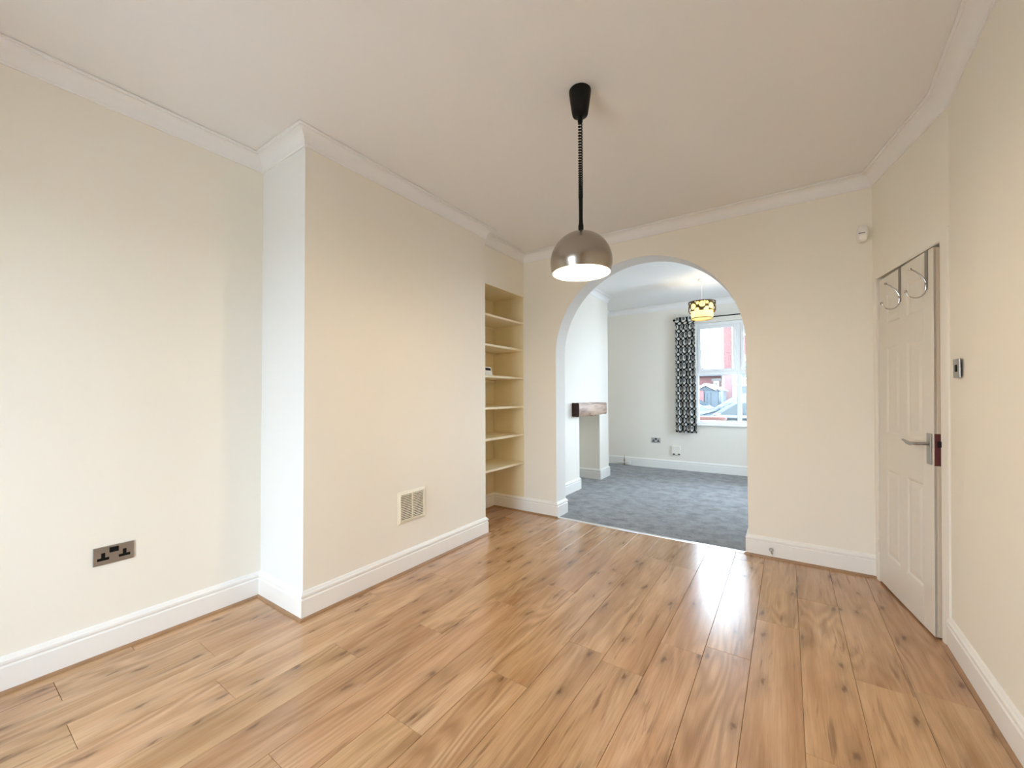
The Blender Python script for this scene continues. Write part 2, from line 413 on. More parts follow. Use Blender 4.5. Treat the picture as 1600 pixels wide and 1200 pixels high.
for p in wm.data.polygons:                  # the white paint of the front room runs through the opening
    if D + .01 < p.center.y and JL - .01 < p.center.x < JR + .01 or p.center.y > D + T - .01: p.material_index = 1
# right wall: bends at the door, slightly out of plumb
def rx(p, lean, z): return (p[0] + lean * z, p[1])
OUT = .14
def lerp(p, q, t): return (p[0] + (q[0] - p[0]) * t, p[1] + (q[1] - p[1]) * t)
LA = math.hypot(R1[0] - R0[0], R1[1] - R0[1])
def slab(bm, p, lp, q, lq, z0, z1):
    d = Vector((q[0] - p[0], q[1] - p[1])).normalized(); nrm = Vector((-d.y, d.x)) * OUT
    vs = []
    for z in (z0, z1):
        a = rx(p, lp, z); b = rx(q, lq, z)
        vs.append([bm.verts.new((a[0], a[1], z)), bm.verts.new((b[0], b[1], z)), bm.verts.new((b[0] + nrm.x, b[1] + nrm.y, z)), bm.verts.new((a[0] + nrm.x, a[1] + nrm.y, z))])
    l, h = vs
    for i in range(4): bm.faces.new((l[i], l[(i + 1) % 4], h[(i + 1) % 4], h[i]))
    bm.faces.new(l[::-1]); bm.faces.new(h)
    bmesh.ops.recalc_face_normals(bm, faces=bm.faces[:])
bm = B()
D0, D1, DH = .052, .778, 2.015         # door opening along the angled wall, and its height
def ra(s): t = s / LA; return lerp(R0, R1, t), LEAN0 + (LEAN1 - LEAN0) * t
for s0, s1, z0, z1 in ((0, D0, -.1, H), (D0, D1, DH, H), (D1, LA, -.1, H)):
    (p, lp), (q, lq) = ra(s0), ra(s1); slab(bm, p, lp, q, lq, z0, z1)
slab(bm, R1, LEAN1, R2, LEAN2, -.1, H)
slab(bm, R2, LEAN2, (.637, YB - .2), 0, -.1, H)
box(bm, .60, .80, D - .02, D + .1, -.1, H)
struct('wall_right', bm, 'wall', 'cream right-hand wall that bends beside the panelled door', 'wall')
# unseen walls behind the door, put in to stop sky light leaking through
bm = B()
box(bm, .72, 1.75, 3.70, 3.80, -.1, H); box(bm, 1.65, 1.75, 1.9, 3.8, -.1, H); box(bm, .78, 1.75, 1.9, 2.0, -.1, H)
struct('wall_hall', bm, 'wall', 'unseen added passage walls behind the panelled door', 'wall')
bm = B()
box(bm, XL - .2, GX0, YB - .2, YB, -.1, H); box(bm, GX1, .85, YB - .2, YB, -.1, H); box(bm, GX0, GX1, YB - .2, YB, GZ1, H); box(bm, GX0, GX1, YB - .2, YB, -.1, GZ0)
struct('wall_back', bm, 'wall', 'cream wall behind the camera around the garden window', 'wall')
struct('ceiling', box(B(), XL - .2, 1.75, YB - .2, D + T / 2, H, H + .15), 'ceil', 'flat off-white ceiling of the wood-floored room', 'ceiling')
struct('ceiling', box(B(), XF - .2, XFR + .2, D + T / 2, DW + .2, H, H + .15), 'ceil', 'white ceiling of the carpeted front room beyond the arch', 'ceiling')
# far room
struct('wall_far_left', box(B(), XF - .2, XF, D + T, DW + .2, -.1, H), 'wallfar', 'pale wall beside the far chimney breast in the front room', 'wall')
bm = B()
box(bm, XFR, XFR + .2, D + T, SY0, -.1, H); box(bm, XFR, XFR + .2, SY1, DW + .2, -.1, H); box(bm, XFR, XFR + .2, SY0, SY1, -.1, SZ0); box(bm, XFR, XFR + .2, SY0, SY1, SZ1, H)
struct('wall_far_right', bm, 'wallfar', 'pale right wall of the front room with an added side window, hidden behind the arch', 'wall')
bm = B()
box(bm, XF, FX, F0, O0, -.02, H); box(bm, XF, FX, O1, F1, -.02, H); box(bm, XF, FX, O0, O1, OZ, H)
struct('wall_far_chimney', bm, 'wallfar', 'white chimney breast with the wooden mantel beam in the front room', 'wall')
bm = B()
box(bm, XF - .2, WX0, DW, DW + .2, -.1, H); box(bm, WX1, XFR + .2, DW, DW + .2, -.1, H); box(bm, WX0, WX1, DW, DW + .2, -.1, WZ0); box(bm, WX0, WX1, DW, DW + .2, WZ1, H)
struct('wall_far', bm, 'wallfar', 'pale end wall of the front room with the street window', 'wall')

# ------------------------------------------------------------------ floors
floor = struct('floor', box(B(), XL - .2, 1.75, YB - .2, D, -.12, -.009), 'under', 'oak-effect laminate floor of long planks running towards the arch', 'floor')
PW, PLEN, GAP = .192, 1.285, .0006
joints = {-7: 1.186, -6: 1.47, -5: 1.86, -4: 1.815, -3: 2.107, -2: 2.198, -1: 2.62, 0: 1.74, 1: .95, 2: 2.3, 3: 1.5, -8: 2.30, -9: .70, -10: 1.55, -11: 1.19, -12: .75, -13: 1.63, -14: .816, -15: 1.9}
rowx = lambda k: .035 + PW * k
# row k spans rowx(k)..rowx(k+1); measured joint of each row
rowj = {-15: 1.9, -14: .35, -13: .816, -12: 1.62, -11: .75, -10: 1.19, -9: 1.55, -8: .70, -7: 1.05, -6: 1.47, -5: 1.86, -4: 1.81, -3: 2.11, -2: 2.198, -1: 2.62, 0: 1.74, 1: 1.02, 2: 2.35, 3: 1.55}
rowj = {k: v for k, v in rowj.items()}
pc = {}
def plankmesh(w, l):
    key = (round(w, 4), round(l, 4))
    if key in pc: return pc[key]
    bm = B(); b = .0010; t0, t1 = -.009, 0.
    lo = [bm.verts.new((x, y, t0)) for x, y in ((0, 0), (w, 0), (w, l), (0, l))]
    mi = [bm.verts.new((x, y, t1 - b)) for x, y in ((0, 0), (w, 0), (w, l), (0, l))]
    tp = [bm.verts.new((x, y, t1)) for x, y in ((b, b), (w - b, b), (w - b, l - b), (b, l - b))]
    for A, C in ((lo, mi), (mi, tp)):
        for i in range(4): bm.faces.new((A[i], A[(i + 1) % 4], C[(i + 1) % 4], C[i]))
    bm.faces.new(tp)
    me = bpy.data.meshes.new('plank'); bm.to_mesh(me); bm.free(); me.materials.append(M['oak']); pc[key] = me
    return me
ROW_X = [rowx(k) for k in range(-15, 5)]
for k in range(-15, 4):
    x0, x1 = rowx(k), rowx(k + 1)
    x0c, x1c = max(x0, XL), min(x1, .70)
    if x1c - x0c < .02: continue
    j = rowj[k]
    while j > YB: j -= PLEN
    y = j
    ymax = D - .015
    while y < ymax:
        a, b_ = max(y, YB - .1), min(y + PLEN, ymax)
        if b_ - a > .03:
            o = bpy.data.objects.new('plank', plankmesh(x1c - x0c - 2 * GAP, b_ - a - 2 * GAP)); COL.objects.link(o)
            o.parent = floor; o.location = (x0c + GAP, a + GAP, 0)
        y += PLEN
struct('floor', box(B(), XF - .2, XFR + .2, D, DW + .2, -.12, -.012), 'under', 'sub-floor under the grey carpet of the front room', 'floor')
bm = B()
def lines(a, b, keys, n):
    v = [a + (b - a) * i / n for i in range(n + 1)]
    v = [x for x in v if all(abs(x - k) > .012 for k in keys)] + list(keys)
    return sorted(set(v))
gx = lines(XF, XFR, [XF, JL, JR, FX, XF + .03, XFR], 110); gy = lines(D + .026, DW, [D + .026, D + T, F0, O0, O1, F1, DW], 104)
def carpeted(x, y):
    if y < D + T: return JL < x < JR
    if F0 < y < F1 and x < FX: return O0 < y < O1 and x > XF + .03
    return True
cv = {}
def cvert(i, j):
    if (i, j) not in cv: cv[(i, j)] = bm.verts.new((gx[i], gy[j], .003 + random.uniform(-.002, .002)))
    return cv[(i, j)]
for j in range(len(gy) - 1):
    for i in range(len(gx) - 1):
        if carpeted((gx[i] + gx[i + 1]) / 2, (gy[j] + gy[j + 1]) / 2): bm.faces.new((cvert(i, j), cvert(i + 1, j), cvert(i + 1, j + 1), cvert(i, j + 1)))
be = [e for e in bm.edges if len(e.link_faces) == 1]
ex = bmesh.ops.extrude_edge_only(bm, edges=be)
for v in ex['geom']:
    if isinstance(v, bmesh.types.BMVert): v.co.z = -.011
bmesh.ops.recalc_face_normals(bm, faces=bm.faces[:])
tag(obj('carpet', bm, 'carpet', smooth=True, auto=60), 'mottled blue-grey fitted carpet covering the front room floor', 'carpet', kind='stuff')
tag(obj('threshold_strip', prism(B(), [(D - .016, -.004), (D - .014, .004), (D - .004, .0065), (D + .012, .0065), (D + .024, .003), (D + .026, -.004)], 'x', JL + .004, JR - .004), 'alu', smooth=False),
    'pale metal threshold strip between plank floor and grey carpet under the arch', 'threshold')

# ------------------------------------------------------------------ skirting, bead, cornice
SK = [(0, 0), (.018, 0), (.018, .108), (.012, .113), (.012, .117), (.017, .121), (.019, .128), (.017, .135), (.010, .140), (.008, .146), (.004, .150), (0, .152)]
main = [(.637, YB), (XL, YB), (XL, BY0), (XB, BY0), (XB, BY1), (XL, BY1), (XL, D), (JL, D), (JL, D + T), (XF, D + T), (XF, F0), (FX, F0), (FX, O0), (XF + .03, O0), (XF + .03, O1),
        (FX, O1), (FX, F1), (XF, F1), (XF, DW), (XFR, DW), (XFR, D + T), (JR, D + T), (JR, D), (R0[0], D)]
rg = sweep(main, SK)
for nm, a, b_, lab in (('baseboard_back', 0, 1, 'white skirting board under the wall behind the camera'),
                       ('baseboard_left', 1, 2, 'white skirting board along the left wall below the socket'),
                       ('baseboard_chimney_side', 2, 3, 'short white skirting on the near side of the chimney breast'),
                       ('baseboard_chimney', 3, 4, 'long white moulded skirting along the chimney breast face'),
                       ('baseboard_alcove', 4, 6, 'cream skirting inside the shelved alcove'),
                       ('baseboard_arch_left', 6, 8, 'white skirting left of the arch, wrapping into the opening'),
                       ('baseboard_far_left', 8, 11, 'white skirting behind the left arch jamb in the front room'),
                       ('baseboard_far_chimney', 11, 12, 'white skirting on the left pier of the far fireplace'),
                       ('baseboard_fireplace', 12, 15, 'white skirting inside the far fireplace opening'),
                       ('baseboard_far_pier', 15, 18, 'white skirting on the right pier of the far fireplace'),
                       ('baseboard_far', 18, 19, 'white skirting under the street window'),
                       ('baseboard_far_right', 19, 21, 'white skirting along the hidden right side of the front room'),
                       ('baseboard_arch_right', 21, 23, 'white skirting between the arch and the door')):
    struct(nm, sweep_bm(rg, a, b_), 'gloss', lab, 'skirting', smooth=True)
rp = [R1, R2, (.637, YB)]
struct('baseboard_right', sweep_bm(sweep(rp, SK), 0, 2), 'gloss', 'white skirting along the right wall beneath the light switch', 'skirting', smooth=True)
BD = [(.018, 0)] + [(.018 + .013 * math.sin(PI / 2 * (1 - i / 4)), .013 * (1 - math.cos(PI / 2 * (1 - i / 4))) * 0 + .014 * math.sin(PI / 2 * i / 4)) for i in range(5)]
rb = sweep(main, BD)
for n_, (a, b_, lab) in enumerate(((1, 2, 'thin oak floor bead along the left wall skirting'), (2, 3, 'thin oak floor bead on the near side of the chimney breast'),
                                   (3, 4, 'thin oak floor bead along the chimney breast skirting'), (4, 6, 'thin oak floor bead inside the alcove'),
                                   (6, 7, 'thin oak floor bead left of the arch'), (22, 23, 'thin oak floor bead between arch and door'))):
    struct('trim_%d' % (n_ + 1), sweep_bm(rb, a, b_), 'bead', lab, 'floor bead', smooth=True)
struct('trim_7', sweep_bm(sweep(rp, BD), 0, 2), 'bead', 'thin oak floor bead along the right wall', 'floor bead', smooth=True)
CV = [(0, H - .090), (.007, H - .090), (.008, H - .082)]
CV += [(.010 + .050 * (1 - math.cos(PI / 2 * i / 7)), H - .080 + .062 * math.sin(PI / 2 * i / 7)) for i in range(8)]
CV += [(.064, H - .018), (.064, H - .012), (.075, H - .010), (.075, H - .003), (.068, H - .003), (.068, H), (0, H)]
cp = [(.637, YB), (XL, YB), (XL, BY0), (XB, BY0), (XB, BY1), (XS, BY1), (XS, D), (R0[0] + LEAN0 * 2.7, D), (R1[0] + LEAN1 * 2.7, R1[1]), (R2[0] + LEAN2 * 2.7, R2[1]), (.637, YB)]
cg = sweep(cp, CV)
for nm, a, b_, lab in (('trim_8', 0, 1, 'white cornice on the wall behind the camera'), ('trim_9', 1, 2, 'white coved cornice along the left wall'), ('trim_10', 2, 3, 'short white cornice on the near side of the chimney breast'),
                       ('trim_11', 3, 4, 'white coved cornice along the chimney breast'), ('trim_12', 4, 6, 'cream cornice above the alcove panel'),
                       ('trim_13', 6, 7, 'white cornice above the arch'), ('trim_14', 7, 10, 'faint white cornice along the bending right wall')):
    struct(nm, sweep_bm(cg, a, b_), 'ceil', lab, 'cornice', smooth=True)
fp = [(JL, D + T), (XF, D + T), (XF, F0), (FX, F0), (FX, F1), (XF, F1), (XF, DW), (XFR, DW), (XFR, D + T), (JL, D + T)]
fg = sweep(fp, CV)
for nm, a, b_, lab in (('trim_15', 0, 3, 'white cornice behind the left side of the arch'), ('trim_16', 3, 5, 'white cornice on the far chimney breast'), ('trim_17', 5, 6, 'white cornice in the far alcove'),
                       ('trim_18', 6, 7, 'white cornice above the street window'), ('trim_19', 7, 9, 'white cornice on the hidden side of the front room')):
    struct(nm, sweep_bm(fg, a, b_), 'ceil', lab, 'cornice', smooth=True)

# ------------------------------------------------------------------ street window (window_1) and garden doors (window_2)
def rectframe(bm, x0, x1, z0, z1, w, y0, y1, bev=.006):
    box(bm, x0, x0 + w, y0, y1, z0, z1, bev); box(bm, x1 - w, x1, y0, y1, z0, z1, bev)
    box(bm, x0 + w - .002, x1 - w + .002, y0 + .001, y1 - .001, z0, z0 + w, bev); box(bm, x0 + w - .002, x1 - w + .002, y0 + .001, y1 - .001, z1 - w, z1, bev)
    return bm
WY = DW + .085
win = thing('window_1', 'white plastic street window in the front room, left edge behind the patterned curtain', 'window', (-.29, WY, WZ0), kind='structure')
bm = rectframe(B(), WX0, WX1, WZ0 + .02, WZ1, .055, WY - .03, WY + .04)
for xm in (-.610, .025): box(bm, xm - .030, xm + .030, WY - .031, WY + .039, WZ0 + .07, WZ1 - .05, .006)
box(bm, WX0 + .05, -.638, WY - .0305, WY + .0385, 1.545, 1.605, .006); box(bm, -.582, -.003, WY - .0305, WY + .0385, 1.545, 1.605, .006); box(bm, .053, WX1 - .05, WY - .0305, WY + .0385, 1.545, 1.605, .006)
obj('frame', bm, 'upvc', win)
for x0, x1 in ((WX0 + .052, -.638), (-.582, -.003), (.053, WX1 - .052)):
    s = obj('sash', rectframe(B(), x0, x1, 1.60, WZ1 - .052, .046, WY - .045, WY - .005), 'upvc', win)
    obj('pane', box(B(), x0 + .04, x1 - .04, WY - .022, WY - .018, 1.64, WZ1 - .092), 'glass', s)
    b_ = B(); xm = (x0 + x1) / 2
    box(b_, xm - .025, xm + .025, WY - .062, WY - .044, 1.612, 1.632, .004); box(b_, xm - .008, xm + .075, WY - .076, WY - .060, 1.616, 1.630, .004)
    obj('handle', b_, 'upvc', s)
    obj('pane', box(B(), x0 - .004, x1 + .004, WY + .006, WY + .010, WZ0 + .07, 1.55), 'glass', win)
obj('sill', box(B(), WX0 - .03, WX1 + .03, DW - .045, WY + .01, WZ0 - .005, WZ0 + .022, .006, 2), 'upvc', win)
win2 = thing('window_2', 'white glazed garden doors behind the camera', 'window', ((GX0 + GX1) / 2, YB - .1, GZ0), kind='structure')
bm = rectframe(B(), GX0, GX1, GZ0, GZ1, .06, YB - .14, YB - .06)
box(bm, (GX0 + GX1) / 2 - .045, (GX0 + GX1) / 2 + .045, YB - .139, YB - .061, GZ0 + .05, GZ1 - .05, .006)
obj('frame', bm, 'upvc', win2)
for x0, x1 in ((GX0 + .055, (GX0 + GX1) / 2 - .042), ((GX0 + GX1) / 2 + .042, GX1 - .055)):
    obj('pane', box(B(), x0, x1, YB - .105, YB - .10, GZ0 + .055, GZ1 - .055), 'glass', win2)

win3 = thing('window_3_added', 'white side window added for daylight in the front room, right of the arch and out of view', 'window', (XFR + .1, (SY0 + SY1) / 2, SZ0), kind='structure')
bm = B(); ym = (SY0 + SY1) / 2
for a, b_ in ((SY0, SY0 + .055), (ym - .03, ym + .03), (SY1 - .055, SY1)): box(bm, XFR + .07, XFR + .14, a, b_, SZ0, SZ1, .006)
for a, b_ in ((SZ0, SZ0 + .055), (SZ1 - .055, SZ1)): box(bm, XFR + .071, XFR + .139, SY0 + .05, SY1 - .05, a, b_, .006)
obj('frame', bm, 'upvc', win3)
for a, b_ in ((SY0 + .05, ym - .028), (ym + .028, SY1 - .05)): obj('pane', box(B(), XFR + .10, XFR + .105, a, b_, SZ0 + .05, SZ1 - .05), 'glass', win3)

# ------------------------------------------------------------------ door_1: six-panel door standing just ajar, and its frame
def rm(s, n, z):            # point on the angled wall: s along from corner, n into the room
    (p, lp) = ra(s); d = Vector((R1[0] - R0[0], R1[1] - R0[1])).normalized(); nn = Vector((d.y, -d.x))
    return Vector((p[0] + lp * z + nn.x * n, p[1] + nn.y * n, z))
def wallbox(bm, s0, s1, n0, n1, z0, z1):
    vs = [bm.verts.new(rm(s, n, z)) for z in (z0, z1) for n in (n0, n1) for s in (s0, s1)]
    for f in ((0, 1, 3, 2), (4, 6, 7, 5), (0, 4, 5, 1), (2, 3, 7, 6), (0, 2, 6, 4), (1, 5, 7, 3)): bm.faces.new([vs[i] for i in f])
    bmesh.ops.recalc_face_normals(bm, faces=bm.faces[:])
bm = B()
wallbox(bm, D0 - .036, D0 + .004, 0, .008, 0, DH + .05); wallbox(bm, D1 - .002, LA - .004, 0, .008, 0, DH + .05); wallbox(bm, D0 + .004, D1 - .002, 0, .008, DH - .004, DH + .05)
wallbox(bm, D0 - .002, D0 + .012, -.13, .006, 0, DH); wallbox(bm, D1 - .012, D1 + .002, -.13, .006, 0, DH); wallbox(bm, D0, D1, -.13, .006, DH - .012, DH + .002)
wallbox(bm, D1 - .024, D1 - .011, -.13, -.05, 0, DH - .01); wallbox(bm, D0 + .011, D0 + .024, -.13, -.05, 0, DH - .01)
struct('trim_20', bm, 'frame', 'painted architrave and lining around the ajar panelled door', 'door frame')
hx, hy, lx, ly, lean = .489, 3.590, .599, 2.904, .0135
du = Vector((lx - hx, ly - hy, 0)); DL = du.length; du.normalize()
zz = Vector((lean, 0, 1)).normalized(); nn = zz.cross(du)
if nn.x > 0: nn = -nn                      # into the room
nn.normalize(); du = nn.cross(zz) if nn.cross(zz).dot(du) > 0 else zz.cross(nn)
DM = Matrix((du, nn, zz)).transposed().to_4x4(); DM.translation = (hx, hy, .012)
flip = du.cross(nn).dot(zz) < 0
door = thing('door_1', 'white six-panel door standing slightly ajar in the angled right wall', 'door', kind='structure', mat=DM)
DT = .040; DHT = 1.975
def dbox(bm, u0, u1, z0, z1, n0, n1, bev=0., seg=1): return box(bm, u0, u1, n0, n1, z0, z1, bev, seg)
def dobj(name, bm, mat, par, smooth=False):
    if flip: bmesh.ops.reverse_faces(bm, faces=bm.faces[:])
    return obj(name, bm, mat, par, smooth=smooth, local=True)
bm = B()
ucols = ((.115, .310), (.392, .587)); zrows = ((.195, .755), (.970, 1.525), (1.665, 1.865))
zc = (.0, .195, .755, .970, 1.525, 1.665, 1.865, DHT)
dbox(bm, .004, DL - .004, .004, DHT - .004, -DT + .012, -.012)
for n0, n1 in ((-.0125, 0), (-DT, -DT + .0125)):
    for u0, u1 in ((0, .115), (.587, DL)): dbox(bm, u0, u1, 0, DHT, n0, n1, .0015)
    for z0, z1 in ((0, .195), (.755, .970), (1.525, 1.665), (1.865, DHT)): dbox(bm, .115, .587, z0, z1, n0, n1)
    for z0, z1 in zrows: dbox(bm, .310, .392, z0, z1, n0, n1)
dbox(bm, 0, .003, 0, DHT, -DT + .001, -.001)
dbox(bm, 0, DL, DHT - .003, DHT, -DT + .001, -.001)
dobj('leaf', bm, 'doorpaint', door)
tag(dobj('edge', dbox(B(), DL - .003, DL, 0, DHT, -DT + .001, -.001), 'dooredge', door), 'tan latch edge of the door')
for z0, z1 in zrows:
    for u0, u1 in ucols:
        bm = B()
        steps = [(0, -.0005), (.008, -.001), (.018, -.0065), (.026, -.0065), (.052, -.002)]
        R = []
        for ins, n in steps: R.append([bm.verts.new((u, n, z)) for u, z in ((u0 + ins, z0 + ins), (u1 - ins, z0 + ins), (u1 - ins, z1 - ins), (u0 + ins, z1 - ins))])
        for a, b_ in zip(R, R[1:]):
            for i in range(4): bm.faces.new((a[i], a[(i + 1) % 4], b_[(i + 1) % 4], b_[i]))
        bm.faces.new(R[-1])
        bmesh.ops.recalc_face_normals(bm, faces=bm.faces[:])
        if R[-1][0].link_faces[-1].normal.y < 0: pass
        obj('panel', bm, 'doorpaint', door, local=True)
hp = dobj('handle', dbox(B(), .635, .678, .862, 1.022, 0, .007, .003), 'steel', door)
tag(hp, 'grey metal handle plate')
bm = B()
tube(bm, [(.657, .006, .968), (.657, .030, .968), (.656, .046, .967), (.648, .052, .966), (.61, .052, .963), (.575, .052, .958), (.545, .052, .960), (.515, .052, .968), (.495, .052, .970)],
     [.010, .009, .009, .009, .0085, .011, .011, .008, .007], 10, .8)
dobj('lever', bm, 'steel', hp, smooth=True)
lp_ = dobj('lock_plate', dbox(B(), DL - .001, DL + .0015, .86, 1.022, -DT + .002, -.002, .0005), 'lockred', door); tag(lp_, 'dark red lock plate on the door edge')
dobj('latch', dbox(B(), DL, DL + .012, .955, .985, -.027, -.013, .003), 'black', lp_)
for z in (.22, 1.76):
    dobj('hinge', lathe(B(), [(.006, z - .04), (.006, z + .04)], (-.004, .003, 0), 10, True, True), 'doorpaint', door, smooth=True)

def door_hook(u, lab, zb):
    root = thing('door_hook', lab, 'hook', group='over-door hooks', mat=DM @ Matrix.Translation((u, 0, DHT)))
    bm = B(); w = .0155
    box(bm, -w, w, 0, .0025, -.205, .003); box(bm, -w, w, -DT - .002, .0025, .0005, .003); box(bm, -w, w, -DT - .0025, -DT - .0002, -.03, .003)
    obj('strap', bm, 'hook', root, local=True)
    a = [(0, .003, -.175), (0, .004, -.195)]
    for i in range(13):
        t = PI * i / 12
        a.append((-.003, .042 - .038 * math.cos(t), -.205 - .037 * math.sin(t)))
    a += [(-.005, .083, -.203)]
    bm = B(); tube(bm, a, .0036, 8); sphere(bm, a[-1], .0078, 10)
    obj('lower_prong', bm, 'chrome', root, smooth=True, local=True)
    bm = B(); pts = [(0, .003, -.165), (-.001, .008, -.150), (-.002, .024, -.122), (-.004, .044, -.100), (-.005, .064, -.086)]
    tube(bm, pts, .0036, 8); sphere(bm, pts[-1], .0078, 10)
    obj('upper_prong', bm, 'chrome', root, smooth=True, local=True)
door_hook(.312, 'grey metal double hook over the door top, nearer the hinges', 0)
door_hook(.628, 'grey metal double hook over the door top, nearer the handle side', 0)

# ------------------------------------------------------------------ alcove shelves
names = ['topmost painted alcove shelf, just under the boxed panel', 'second painted alcove shelf down, directly above the alarm keypad', 'painted alcove shelf carrying the small white alarm keypad',
         'painted alcove shelf directly below the keypad shelf', 'second lowest painted alcove shelf', 'lowest painted alcove shelf, nearest the floor']
SHZ = [2.003, 1.716, 1.417, 1.114, .818, .519]
for z, lab in zip(SHZ, names):
    s = thing('alcove_shelf', lab, 'shelf', ((XL + XS) / 2, (BY1 + D) / 2, z), group='painted shelves in the alcove')
    obj('board', box(B(), XL + .0045, XS, BY1 + .0045, D - .0045, z - .011, z + .011, .002), 'shelf', s)
    obj('batten', box(B(), XL + .0045, XL + .022, BY1 + .005, D - .005, z - .036, z - .0115, .002), 'shelf', s)
    obj('bracket', box(B(), XL + .023, XL + .05, D - .016, D - .0045, z - .042, z - .0115, .002), 'shelf', s)

# alarm keypad leaning on its stand
kx, ky, kz = -2.39, 3.075, SHZ[2] + .0112
kp = thing('alarm_keypad', 'small white alarm keypad with a dark screen, half hidden by the chimney breast', 'keypad', (kx, ky, kz))
bm = B()
ks = [(0, 0), (.060, 0), (.038, .080), (.022, .084), (.006, .07)]
prism(bm, [(ky - .055 + 0, 0)] and [(kx - .02 + a, kz + b_) for a, b_ in ks], 'y', ky - .055, ky + .055)
bmesh.ops.bevel(bm, geom=bm.edges[:], offset=.003, segments=2, affect='EDGES')
obj('case', bm, 'plastic', kp)
bm = B(); f0 = Vector((kx + .0345, 0, kz + .028)); 
P0 = Vector((kx - .02 + .060, 0, kz)); P1 = Vector((kx - .02 + .038, 0, kz + .080)); dv = (P1 - P0).normalized(); nv = Vector((dv.z, 0, -dv.x))
def kpt(t, y, o): q = P0 + dv * t + nv * o; return (q.x, y, q.z)
def kpad(t0, t1, ya, yb, o):
    bm = B(); A = [bm.verts.new(kpt(t, y, -.001)) for t, y in ((t0, ya), (t0, yb), (t1, yb), (t1, ya))]; C = [bm.verts.new(kpt(t, y, o)) for t, y in ((t0, ya), (t0, yb), (t1, yb), (t1, ya))]
    for i in range(4): bm.faces.new((A[i], A[(i + 1) % 4], C[(i + 1) % 4], C[i]))
    bm.faces.new(C); bm.faces.new(A[::-1]); bmesh.ops.recalc_face_normals(bm, faces=bm.faces[:]); return bm
obj('screen', kpad(.048, .074, ky - .045, ky + .038, .001), 'black', kp)
for i in range(3):
    for j in range(4): obj('button', kpad(.010 + i * .012, .018 + i * .012, ky - .04 + j * .021, ky - .025 + j * .021, .0015), 'plastic', kp)

# ------------------------------------------------------------------ sockets, switch, vent and small fittings
def make_socket(name, lab, M4, grp):
    """local frame: x along the wall, y out of the wall, z up"""
    s = thing(name, lab, 'socket', group=grp, mat=M4)
    def lo(n, bm, m, par): return obj(n, bm, m, par, local=True)
    lo('faceplate', box(B(), -.073, .073, 0, .0065, -.043, .043, .0018, 2), 'steel', s)
    for sx in (-1, 1):
        cx = sx * .038
        T_ = [(-.021, -.024), (.021, -.024), (.021, -.011), (.007, -.011), (.007, .012), (-.007, .012), (-.007, -.011), (-.021, -.011)]
        lo('pin_holes', prism(B(), [(cx + a, b_ + .002) for a, b_ in T_], 'y', .0055, .0071), 'black', s)
        lo('rocker', box(B(), -.0005 + sx * .0082 - .0078, .0005 + sx * .0082 + .0078, .0055, .0105, .010, .034, .001), 'black', s)
    return s
def frame_matrix(loc, out):
    out = Vector(out); x = out.cross(Vector((0, 0, 1))) * 1.0
    x = Vector((out.y, -out.x, 0))
    m = Matrix((x, out, Vector((0, 0, 1)))).transposed().to_4x4()
    if m.to_3x3().determinant() < 0: m = Matrix((-x, out, Vector((0, 0, 1)))).transposed().to_4x4()
    m.translation = loc; return m
make_socket('wall_socket', 'brushed steel double socket with black inserts low on the left wall', frame_matrix((XL, .552, .4715), (1, 0, 0)), 'steel double sockets')
make_socket('wall_socket', 'small distant steel double socket below the patterned curtain in the front room', frame_matrix((-1.851, DW, .463), (0, -1, 0)), 'steel double sockets')

sw = thing('light_switch', 'square steel light switch with dark rocker on the right wall beyond the door', 'switch', mat=frame_matrix((.6425, 2.66, 1.352), (-1, 0, 0)))
obj('faceplate', box(B(), -.043, .043, 0, .0045, -.043, .043, .0018, 2), 'steel', sw, local=True)
obj('rocker', box(B(), -.010, .010, .004, .0075, -.016, .016, .001), 'black', sw, local=True)

vt = thing('wall_vent', 'square ivory louvred vent low on the chimney breast', 'vent', mat=frame_matrix((XB, 2.010, .450), (1, 0, 0)))
bm = B(); VW, VH = .128, .112
def vring(i, z): return [bm.verts.new((sx * (VW - i), z, sz * (VH - i))) for sx, sz in ((-1, -1), (1, -1), (1, 1), (-1, 1))]
R = [vring(0, 0), vring(0, .004), vring(.008, .006), vring(.010, .011), vring(.020, .014), vring(.023, .006), vring(.023, .001)]
for a, b_ in zip(R, R[1:]):
    for i in range(4): bm.faces.new((a[i], a[(i + 1) % 4], b_[(i + 1) % 4], b_[i]))
bmesh.ops.recalc_face_normals(bm, faces=bm.faces[:])
obj('frame', bm, 'ivory', vt, local=True)
obj('backing', box(B(), -.106, .106, .0003, .0015, -.09, .09), 'void', vt, local=True)
obj('mullion', box(B(), -.003, .003, .002, .0125, -.0895, .0895), 'ivory', vt, local=True)
sl = None
for i in range(15):
    z = -.084 + i * .012
    if sl is None:
        bm = B(); box(bm, -.1055, .1055, .0085, .0122, -.0035, .0035, .0006)
        sl = obj('slat', bm, 'ivory', vt, local=True); sl.location = (0, 0, z)
    else:
        c = sl.copy(); COL.objects.link(c); c.parent = vt; c.location = (0, 0, z)

